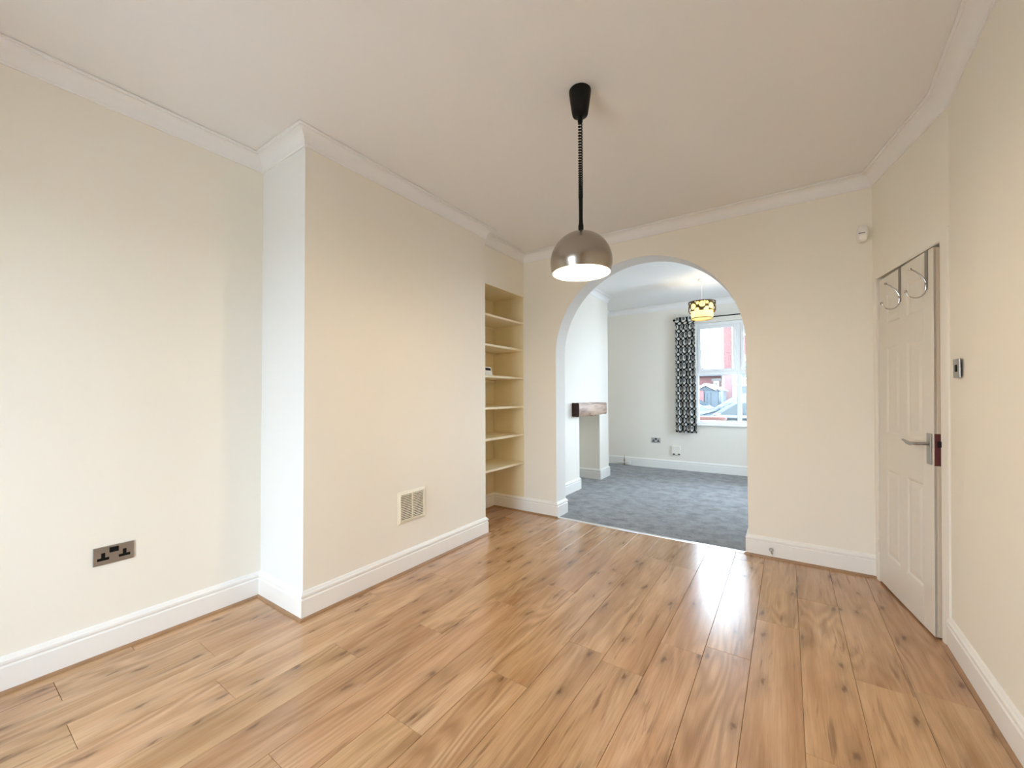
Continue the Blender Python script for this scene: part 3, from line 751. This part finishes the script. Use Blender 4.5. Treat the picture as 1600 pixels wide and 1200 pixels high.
pr = thing('motion_sensor', 'white alarm motion sensor high in the corner above the door', 'sensor', (.443, D, 2.335))
bm = B(); prof = []
for i in range(17):
    a = 2 * PI * i / 16
    prof.append((.443 + .032 * math.copysign(abs(math.cos(a)) ** .7, math.cos(a)), 2.335 + .060 * math.copysign(abs(math.sin(a)) ** .8, math.sin(a))))
prof = prof[:-1]
def ringat(y, s): return [bm.verts.new((.443 + (x - .443) * s, y, 2.335 + (z - 2.335) * s)) for x, z in prof]
R = [ringat(D, 1), ringat(D - .030, 1), ringat(D - .040, .93), ringat(D - .046, .75), ringat(D - .048, .4)]
for a, b_ in zip(R, R[1:]):
    for i in range(16): bm.faces.new((a[i], a[(i + 1) % 16], b_[(i + 1) % 16], b_[i]))
bm.faces.new(R[-1]); bm.faces.new(R[0][::-1]); bmesh.ops.recalc_face_normals(bm, faces=bm.faces[:])
obj('case', bm, 'plastic', pr, smooth=True)
obj('slot', box(B(), .419, .453, D - .050, D - .046, 2.333, 2.337), 'black', pr)
obj('lens', box(B(), .421, .465, D - .0495, D - .040, 2.290, 2.326, .006, 2), 'enamel', pr)

ey = thing('eyelet', 'small metal ring fixing screwed to the skirting right of the arch', 'fixing', (-.116, D - .018, .066))
bm = B(); tube(bm, [(-.116, D - .017, .070), (-.116, D - .034, .070)], .003, 8); obj('stem', bm, 'steel', ey, smooth=True)
bm = B(); tube(bm, [(-.116 + .011 * math.sin(2 * PI * i / 16), D - .036, .070 + .011 * math.cos(2 * PI * i / 16)) for i in range(17)], .0028, 8); obj('ring', bm, 'steel', ey, smooth=True)
bm = B(); tube(bm, [(-.116, D - .036, .058), (-.112, D - .038, .045), (-.108, D - .036, .038)], .0035, 8); obj('tail', bm, 'brass', ey, smooth=True)

jb = thing('phone_box', 'flat white phone box with small dark ports under the street window', 'phone box', (-1.525, DW, .31))
obj('case', box(B(), -1.592, -1.455, DW - .030, DW, .240, .390, .006, 2), 'wallfar', jb)
for x in (-1.575, -1.495): obj('port', box(B(), x, x + .034, DW - .032, DW - .026, .248, .266, .001), 'black', jb)

gp = thing('pipe_stub', 'brass valve and white capped pipe at the skirting in the far left corner', 'pipe', (-2.37, DW - .05, .003))
bm = B(); tube(bm, [(-2.385, DW - .05, .0), (-2.385, DW - .05, .115)], .010, 10); tube(bm, [(-2.385, DW - .05, .115), (-2.385, DW - .05, .185)], [.006, .002], 8); obj('riser', bm, 'brass', gp, smooth=True)
bm = B(); tube(bm, [(-2.50, DW - .05, .045), (-2.385, DW - .05, .05), (-2.33, DW - .055, .055)], .011, 10); obj('branch', bm, 'plastic', gp, smooth=True)
obj('cap', box(B(), -2.345, -2.275, DW - .085, DW - .03, .02, .085, .008, 2), 'plastic', gp)

# ------------------------------------------------------------------ mantel beam
MY0, MY1, MX = 4.714, 5.657, FX + .10
mb = thing('mantel_beam', 'chunky rustic wooden mantel beam with a dark sawn end on the far chimney breast', 'mantel', (FX, (MY0 + MY1) / 2, 1.04))
bm = B(); n = 28; R = []
random.seed(11)
for i in range(n + 1):
    t = i / n; y = MY0 + (MY1 - MY0) * t
    zb = .957 + .008 * math.sin(t * 9) + random.uniform(-.004, .004); zt = 1.135 - .006 * t + random.uniform(-.002, .002)
    if .40 < t < .50: zb += .014
    if .55 < t < .60: zb += .010
    xb = MX - .012 + random.uniform(-.004, .003)
    R.append([bm.verts.new(c) for c in ((FX - .001, y, zb + .004), (xb, y, zb), (MX - .002, y, zb + .022), (MX, y, zb + .07), (MX - .001, y, zt - .02), (MX - .010, y, zt), (FX - .001, y, zt))])
for a, b_ in zip(R, R[1:]):
    for i in range(7): bm.faces.new((a[i], a[(i + 1) % 7], b_[(i + 1) % 7], b_[i]))
bm.faces.new(R[0][::-1]); bm.faces.new(R[-1])
bmesh.ops.recalc_face_normals(bm, faces=bm.faces[:])
end = [Vector(v.co) for v in R[0]]
obj('beam', bm, 'beam', mb, smooth=True, auto=40)
bm = B(); A = [bm.verts.new(v + Vector((0, .002, 0))) for v in end]; C = [bm.verts.new(v + Vector((0, -.003, 0))) for v in end]
for i in range(7): bm.faces.new((A[i], A[(i + 1) % 7], C[(i + 1) % 7], C[i]))
bm.faces.new(C); bm.faces.new(A[::-1]); bmesh.ops.recalc_face_normals(bm, faces=bm.faces[:])
tag(obj('sawn_end', bm, 'endgrain', mb), 'dark sawn end of the beam')

# ------------------------------------------------------------------ curtain and rod
CY = DW - .085
rod = thing('curtain_rod', 'black curtain rod with ball finials above the street window', 'curtain rod', (-.6, CY, 2.452))
bm = B(); tube(bm, [(-1.50, CY, 2.452), (.86, CY, 2.452)], .0085, 12); obj('pole', bm, 'black', rod, smooth=True)
for x in (-1.517, .877):
    bm = B(); sphere(bm, (x, CY, 2.452), .021, 16); obj('finial', bm, 'black', rod, smooth=True)
for x in (-1.475, .82):
    bm = B(); tube(bm, [(x, CY, 2.444), (x, DW - .002, 2.436)], .006, 8); lathe(bm, [(.022, DW - .006), (.022, DW)], (x, 0, 2.436), 16, True, True, axis='y'); obj('bracket', bm, 'black', rod, smooth=True)
cu = thing('curtain', 'black curtain printed with columns of white discs, gathered left of the street window', 'curtain', (-1.36, CY, .62))
bm = B(); uvl = bm.loops.layers.uv.new('UVMap')
NXC, NZC = 96, 30; cw = .325; x0c = -1.515
G = []
for j in range(NZC + 1):
    t = j / NZC; z = .622 + (2.492 - .622) * t; row = []; s = 0; prev = None
    gather = 1 - .10 * math.exp(-((t - .955) / .03) ** 2) * 0
    for i in range(NXC + 1):
        u = i / NXC
        wid = cw * (1 - .05 * t); x = x0c + (cw - wid) * .4 + u * wid
        amp = .026 + .010 * (1 - t)
        if t > .93: amp *= 1 - .75 * min(1, (t - .93) / .04)
        y = CY - .004 + amp * math.sin(u * 2 * PI * 3.6 + .8 * math.sin(t * 2.) + .5) + .006 * math.sin(u * 21 + t * 4)
        if t > .96: y = CY - .012 + .006 * math.sin(u * 2 * PI * 7)
        p = Vector((x, y, z))
        if prev is not None: s += math.hypot(p.x - prev.x, p.y - prev.y)
        prev = p; row.append((bm.verts.new(p), s, z))
    G.append(row)
for j in range(NZC):
    for i in range(NXC):
        q = (G[j][i], G[j][i + 1], G[j + 1][i + 1], G[j + 1][i]); f = bm.faces.new([v[0] for v in q])
        for lp, v in zip(f.loops, q): lp[uvl].uv = (v[1] + .02, v[2])
ob = obj('fabric', bm, 'curtain', cu, smooth=True, auto=0)
md = ob.modifiers.new('thickness', 'SOLIDIFY'); md.thickness = .0025

# ------------------------------------------------------------------ main pendant lamp
PX, PY = -.826, 1.822
pl = thing('pendant_lamp', 'domed brushed nickel pendant lamp on a black coiled cord, lit', 'lamp', (PX, PY, H))
obj('canopy', lathe(B(), [(.0, H), (.050, H), (.0535, H - .004), (.053, H - .016), (.046, H - .07), (.039, H - .118), (.036, H - .126), (.020, H - .132), (.014, H - .134), (.012, H - .158), (.0, H - .160)], (PX, PY, 0), 32), 'black', pl, smooth=True)
pts = []; zt, zb = H - .158, 2.205; turns = 33; NS = turns * 12
for i in range(NS + 1):
    t = i / NS; a = 2 * PI * turns * t
    zt_ = zt + (zb - zt) * (1 - (1 - t) ** 1.35) 
    pts.append((PX + .0085 * math.cos(a), PY + .0085 * math.sin(a), zt_))
bm = B(); tube(bm, pts, .0034, 6); obj('coiled_cord', bm, 'black', pl, smooth=True)
obj('grip', lathe(B(), [(.0, 2.215), (.0085, 2.215), (.010, 2.20), (.0095, 2.10), (.011, 2.075), (.013, 2.07), (.013, 2.038), (.0, 2.036)], (PX, PY, 0), 16), 'black', pl, smooth=True)
SR, SZ = .150, 1.886; a0 = math.asin(.052 / SR)
prof = [(SR * math.cos(t), SZ + SR * math.sin(t)) for t in [-a0 + (PI / 2 - .03 + a0) * i / 24 for i in range(25)]]
tp = (.004, SZ + SR)
obj('shade', lathe(B(), prof + [tp], (PX, PY, 0), 64), 'nickel', pl, smooth=True)
ri = SR - .004
profi = [(ri * math.cos(t), SZ + ri * math.sin(t)) for t in [-a0 + (PI / 2 - .05 + a0) * i / 20 for i in range(21)]]
bm = lathe(B(), [prof[0], ((prof[0][0] + profi[0][0]) / 2, prof[0][1] - .001)] + profi, (PX, PY, 0), 64)
obj('shade_lining', bm, 'enamel', pl, smooth=True)
obj('bulb_holder', lathe(B(), [(.0, 2.02), (.020, 2.018), (.020, 1.965), (.016, 1.955)], (PX, PY, 0), 20), 'enamel', pl, smooth=True)
bm = lathe(B(), [(.012, 1.957), (.015, 1.945), (.022, 1.925), (.029, 1.905), (.030, 1.885), (.025, 1.865), (.014, 1.852), (.001, 1.849)], (PX, PY, 0), 24)
obj('bulb', bm, 'bulb', pl, smooth=True)
ll = bpy.data.lights.new('pendant_light', 'POINT'); ll.energy = 13; ll.color = (1, .76, .45); ll.shadow_soft_size = .05
lo_ = bpy.data.objects.new('pendant_light', ll); lo_.parent = pl; lo_.location = (0, 0, 1.815 - H); COL.objects.link(lo_)

# ------------------------------------------------------------------ front room pendant
QX, QY = -.905, 5.75
p2 = thing('drum_pendant', 'dark gold pierced double drum pendant glowing in the front room', 'lamp', (QX, QY, H))
obj('ceiling_rose', lathe(B(), [(.0, H), (.050, H), (.050, H - .010), (.042, H - .018), (.012, H - .024), (.008, H - .045), (.0, H - .045)], (QX, QY, 0), 28), 'plastic', p2, smooth=True)
bm = B(); tube(bm, [(QX, QY, H - .04), (QX, QY, 2.40)], .004, 8); obj('flex', bm, 'plastic', p2, smooth=True)
def drum(bm, r, z0, z1, n=56):
    lathe(bm, [(r, z0), (r, z1)], (QX, QY, 0), n); return bm
sh = obj('inner_shade', drum(B(), .130, 2.222, 2.436), 'amber', p2, smooth=True)
obj('rim', lathe(B(), [(.129, 2.220), (.1325, 2.220), (.1325, 2.234), (.129, 2.234), (.129, 2.220)], (QX, QY, 0), 48), 'brass', p2, smooth=True)
# outer drum pierced with round holes: fine grid with the cells inside the holes left out
bm = B(); r = .165; z0, z1 = 2.312, 2.445; NU, NZ = 240, 34; verts = {}
holes = []
random.seed(5)
for k in range(9):
    a = 2 * PI * k / 9; holes += [(a, 2.378 + (.014 if k % 2 else -.010), .038), (a + .34, 2.322 + (.014 if k % 3 else .004), .024), (a + .36, 2.408, .020), (a + .19, 2.428, .009), (a + .18, 2.326, .010)]
def inhole(a, z):
    for ha, hz, hr in holes:
        da = (a - ha + PI) % (2 * PI) - PI
        if (da * r) ** 2 + (z - hz) ** 2 < hr * hr: return True
    return False
def gv(i, j):
    i %= NU
    if (i, j) not in verts: a = 2 * PI * i / NU; verts[(i, j)] = bm.verts.new((QX + r * math.cos(a), QY + r * math.sin(a), z0 + (z1 - z0) * j / NZ))
    return verts[(i, j)]
for i in range(NU):
    for j in range(NZ):
        a = 2 * PI * (i + .5) / NU; z = z0 + (z1 - z0) * (j + .5) / NZ
        if not inhole(a, z): bm.faces.new((gv(i, j), gv(i + 1, j), gv(i + 1, j + 1), gv(i, j + 1)))
osh = obj('outer_shade', bm, 'bronze', p2, smooth=True, auto=0)
md = osh.modifiers.new('thickness', 'SOLIDIFY'); md.thickness = .003
bm = B(); sphere(bm, (QX, QY, 2.345), .022, 16); obj('bulb', bm, 'bulb', p2, smooth=True)
bm = B(); lathe(bm, [(.0, 2.42), (.018, 2.418), (.018, 2.37), (.014, 2.366)], (QX, QY, 0), 16)
for k in range(3):
    a = 2 * PI * k / 3; tube(bm, [(QX + .016 * math.cos(a), QY + .016 * math.sin(a), 2.41), (QX + .164 * math.cos(a), QY + .164 * math.sin(a), 2.43)], .002, 6)
obj('spider', bm, 'plastic', p2, smooth=True)
l2 = bpy.data.lights.new('shade_light', 'POINT'); l2.energy = 6; l2.color = (1, .78, .48); l2.shadow_soft_size = .03
lo2 = bpy.data.objects.new('shade_light', l2); lo2.parent = p2; lo2.location = (0, 0, 2.345 - H); COL.objects.link(lo2)

# ------------------------------------------------------------------ street outside
GZ = -.35
struct('ground', box(B(), -60, 60, DW + .2, 90, GZ - .2, GZ), 'asphalt', 'street outside the front window', 'ground')
struct('ground', box(B(), -40, 40, -60, YB - .2, GZ - .2, GZ + .2), 'paving', 'paved yard outside the garden window', 'ground')
# garden wall with bricks
gw = thing('garden_wall', 'low red brick garden wall with a coping, just outside the window', 'wall', (-1.6, 8.8, GZ))
obj('core', box(B(), -3.6, -1.02, 8.72, 8.88, GZ, .73), 'mortar', gw)
bk = None
for c in range(3):
    z = .725 - .075 * (c + 1)
    for i in range(11):
        x = -3.58 + i * .225 + (.11 if c % 2 else 0)
        if x + .215 > -1.01: continue
        if bk is None:
            bm = box(B(), -.1075, .1075, -.006, .02, -.0325, .0325, .003); bk = obj('brick', bm, 'brick', gw, local=True)
            o = bk
        else:
            o = bk.copy(); COL.objects.link(o); o.parent = gw
        o.location = (x + .1075 + 1.6, 8.715 - 8.8, z + .0325 - GZ)
obj('coping', box(B(), -3.62, -.98, 8.66, 8.94, .73, .805, .02, 2), 'coping', gw)

def car(name, lab, paint, cx, cy, dirx, zoff=0.):
    root = thing(name, lab, 'car', mat=Matrix.Translation((cx, cy, GZ + zoff)) @ Matrix.Scale(1, 4))
    # side outline (x along the car, nose at -x*dir), z
    out = [(-2.05, .35), (-2.08, .55), (-1.95, .74), (-1.05, .90), (-.45, 1.30), (-.1, 1.42), (.7, 1.44), (1.35, 1.32), (1.85, 1.02), (2.02, .92), (2.06, .5), (2.0, .32)]
    bm = B(); W = .84; L = []
    for sgn, f in ((-1, 1), (1, 1)):
        L.append([bm.verts.new((x * dirx, sgn * W * (1 if z < .95 else 1 - .32 * (z - .95)), z)) for x, z in out])
    n = len(out)
    for i in range(n): bm.faces.new((L[0][i], L[0][(i + 1) % n], L[1][(i + 1) % n], L[1][i]))
    bm.faces.new(L[0][::-1]); bm.faces.new(L[1])
    bmesh.ops.recalc_face_normals(bm, faces=bm.faces[:])
    bmesh.ops.bevel(bm, geom=bm.edges[:], offset=.05, segments=2, affect='EDGES')
    body = obj('body', bm, paint, root, smooth=True, local=True)
    for sgn in (-1, 1):
        for poly in ([(-.82, .95), (-.32, 1.30), (.20, 1.34), (.20, .96)], [(.27, .96), (.27, 1.34), (.75, 1.34), (1.25, 1.25), (1.55, 1.0)]):
            bm = B(); A = [bm.verts.new((x * dirx, sgn * (W * (1 - .32 * max(0, z - .95)) - .02), z)) for x, z in poly]; C = [bm.verts.new((x * dirx, sgn * (W * (1 - .32 * max(0, z - .95)) + .006), z)) for x, z in poly]
            for i in range(len(poly)): bm.faces.new((A[i], A[(i + 1) % len(poly)], C[(i + 1) % len(poly)], C[i]))
            bm.faces.new(C); bm.faces.new(A[::-1]); bmesh.ops.recalc_face_normals(bm, faces=bm.faces[:])
            obj('side_window', bm, 'carglass', root, local=True)
    for nm, (xa, za), (xb, zb_), w in (('windscreen', (-1.00, .935), (-.46, 1.29), .66), ('rear_window', (1.40, 1.30), (1.80, 1.065), .62)):
        bm = B(); d = Vector((xb - xa, 0, zb_ - za)).normalized(); nn_ = Vector((-d.z, 0, d.x)); 
        if nn_.z < 0: nn_ = -nn_
        qs = [(xa, -w, za), (xa, w, za), (xb, w * .9, zb_), (xb, -w * .9, zb_)]
        A = [bm.verts.new(((x - nn_.x * .02) * dirx, y, z - nn_.z * .02)) for x, y, z in qs]; C = [bm.verts.new(((x + nn_.x * .012) * dirx, y, z + nn_.z * .012)) for x, y, z in qs]
        for i in range(4): bm.faces.new((A[i], A[(i + 1) % 4], C[(i + 1) % 4], C[i]))
        bm.faces.new(C); bm.faces.new(A[::-1]); bmesh.ops.recalc_face_normals(bm, faces=bm.faces[:])
        obj(nm, bm, 'carglass', root, local=True)
    for x in (-1.28, 1.28):
        for sgn in (-1, 1):
            y0 = sgn * (W - .14)
            w_ = obj('wheel', lathe(B(), [(.0, y0 - .09), (.26, y0 - .09), (.31, y0 - .06), (.31, y0 + .11), (.26, y0 + .155), (.0, y0 + .155)] if sgn > 0 else [(.0, y0 - .155), (.26, y0 - .155), (.31, y0 - .11), (.31, y0 + .06), (.26, y0 + .09), (.0, y0 + .09)], (x * dirx, 0, .31), 24, axis='y'), 'tyre', root, smooth=True, local=True)
            yc = sgn * (W + .018)
            obj('hubcap', lathe(B(), [(.0, yc), (.17, yc - .004 * sgn), (.19, yc - .02 * sgn)], (x * dirx, 0, .31), 16, axis='y'), 'chrome', w_, smooth=True, local=True)
    for sgn in (-1, 1):
        obj('headlamp', box(B(), *sorted((-2.06 * dirx, -1.86 * dirx)), sgn * .66 - .13, sgn * .66 + .13, .60, .71, .03, 2), 'houseglass', root, local=True)
        obj('tail_lamp', box(B(), *sorted((1.66 * dirx, 2.03 * dirx)), sgn * .79 - .06, sgn * .79 + .06, .72, .86, .03, 2), 'redcar', root, local=True)
        obj('wing_mirror', box(B(), *sorted((-.78 * dirx, -.62 * dirx)), sgn * .92 - .08, sgn * .92 + .08, .96, 1.08, .03, 2), paint, root, local=True)
    return root
car('parked_car', 'silver parked car nearest the street window, seen past the mullion', 'silver', -.61, 11.1, 1, .08)
car('parked_car', 'pale blue parked car behind the silver car', 'blue', -.85, 13.7, 1, .20)
car('parked_car', 'grey-blue parked car whose tail with a red lamp shows beside the curtain', 'blue', -4.20, 15.9, 1, .14)

bx_ = thing('storage_box', 'dark navy storage box standing behind the low garden wall', 'box', (-.95, 9.45, GZ))
obj('bin', box(B(), -1.22, -.62, 9.2, 9.75, GZ, .75, .02, 2), 'carglass', bx_)
obj('lid', box(B(), -1.25, -.59, 9.17, 9.78, .75, .79, .015, 2), 'silver', bx_)

def far_window(bx, y, z0, w, h, par):
    f = obj('window', rectframe(B(), bx, bx + w, z0, z0 + h, .08, y - .06, y + .04, 0), 'upvc', par)
    obj('pane', box(B(), bx + .06, bx + w - .06, y - .01, y + .01, z0 + .06, z0 + h - .06), 'houseglass', f)
    obj('lintel', box(B(), bx - .12, bx + w + .12, y - .05, y + .03, z0 + h, z0 + h + .2), 'render', f)
def brick_face(par, x0, x1, y, z0, z1, holes_, base):
    """courses of bricks on the visible part of a house front, one joined relief"""
    bm = B(); c = 0; z = z0
    while z < z1:
        x = x0 - (.11 if c % 2 else 0)
        while x < x1:
            a, b_ = max(x, x0), min(x + .215, x1)
            if b_ - a > .03 and not any(hx0 < b_ and a < hx1 and hz0 < z + .065 and z < hz1 for hx0, hx1, hz0, hz1 in holes_):
                vs = [bm.verts.new(p) for p in ((a, y, z), (b_, y, z), (b_, y, z + .065), (a, y, z + .065))]; ws = [bm.verts.new((v.co.x, y - .012, v.co.z)) for v in vs]
                for i in range(4): bm.faces.new((vs[i], vs[(i + 1) % 4], ws[(i + 1) % 4], ws[i]))
                bm.faces.new(ws)
            x += .225
        z += .075; c += 1
    bmesh.ops.recalc_face_normals(bm, faces=bm.faces[:])
    o = obj('brickwork', bm, 'brick', par); o['kind'] = 'stuff'; return o
HY = 21.
h1 = thing('brick_house', 'tall red brick house across the street at the window mullion', 'house', (0, HY + 3, GZ))
obj('walls', box(B(), -2.42, 5.5, HY, HY + 7, GZ, 6.6), 'mortar', h1)
obj('downpipe', box(B(), -2.06, -2.0, HY - .09, HY - .013, GZ, 6.5, .01), 'upvc', h1)
obj('roof', prism(B(), [(HY - .3, 6.6), (HY + 3.5, 9.2), (HY + 7.3, 6.6)], 'x', -2.6, 5.7), 'slate', h1)
wins = [(-1.97, .2, 1.5, 1.5), (-1.97, 1.92, 1.5, .9), (.4, .45, 1.2, 1.75), (-1.9, 3.9, .9, 1.5), (.4, 3.6, 1.2, 1.5)]
for bx, z0, w, hh in wins: far_window(bx, HY, z0, w, hh, h1)
brick_face(h1, -2.42, 1.8, HY, GZ, 6.5, [(bx, bx + w, z0, z0 + hh + .2) for bx, z0, w, hh in wins], h1)
h2 = thing('terrace_house', 'red brick terrace with a slate roof farther off, low behind the curtain edge', 'house', (-8, 33, GZ))
obj('walls', box(B(), -14, -3.45, 30, 36, GZ, 2.5), 'mortar', h2)
obj('roof', prism(B(), [(-14.3, 2.5), (-9, 4.5), (-3.35, 2.55), (-3.35, 2.45)], 'y', 29.7, 36.3), 'slate', h2)
for bx in (-6.2, -4.05): far_window(bx, 30, .7, .30 if bx > -5 else .7, 1.4, h2)
obj('downpipe', box(B(), -3.52, -3.45, 29.9, 30, GZ, 2.5, .01), 'upvc', h2)
brick_face(h2, -7.5, -3.53, 30, GZ, 2.48, [(-6.2, -5.5, .7, 2.3), (-4.05, -3.75, .7, 2.3)], h2)
sd = thing('garage', 'small blue-grey timber garage with a white gable edge behind the cars', 'garage', (-3.0, 19, GZ))
obj('walls', box(B(), -3.02, -2.28, 18, 20.6, GZ, 1.42), 'shed', sd)
obj('gable', prism(B(), [(-3.02, 1.41), (-2.72, 1.62), (-2.28, 1.41)], 'y', 18.0, 20.6), 'shed', sd)
obj('pier', box(B(), -3.05, -2.80, 17.93, 18.05, GZ, 1.40, .01), 'brick', sd)
obj('roof', prism(B(), [(-2.73, 1.63), (-2.20, 1.36), (-2.20, 1.40), (-2.73, 1.69)], 'y', 17.95, 20.75), 'slate', sd)
obj('bargeboard', prism(B(), [(-3.14, 1.40), (-2.72, 1.60), (-2.72, 1.69), (-3.14, 1.48)], 'y', 17.86, 17.95), 'upvc', sd)
obj('bargeboard', prism(B(), [(-2.72, 1.60), (-2.34, 1.40), (-2.34, 1.48), (-2.72, 1.69)], 'y', 17.86, 17.95), 'upvc', sd)
for i in range(4): obj('plank', box(B(), -2.77 + i * .055, -2.72 + i * .055, 17.95, 18.02, GZ, 1.30, .008), 'shed', sd)
obj('gate', box(B(), -2.27, -2.09, 17.96, 18.02, GZ, 1.36, .01), 'houseglass', sd)
up_ = thing('utility_pole', 'dark timber utility pole carrying the overhead wire, behind the curtain', 'pole', (-9, 20.6, GZ))
obj('post', lathe(B(), [(.14, GZ), (.10, 5.2), (.0, 5.22)], (-9, 20.6, 0), 12), 'endgrain', up_, smooth=True)
obj('crossarm', box(B(), -9.06, -8.94, 20.2, 21.0, 4.50, 4.62, .01), 'endgrain', up_)
bm = B(); tube(bm, [(-8.925 + 6.495 * i / 20, 20.6 + .39 * i / 20, 4.60 - .30 * math.sin(PI * i / 20)) for i in range(21)], .02, 6)
tag(obj('overhead_wire', bm, 'black'), 'thin overhead wire crossing the white sky outside', 'wire')
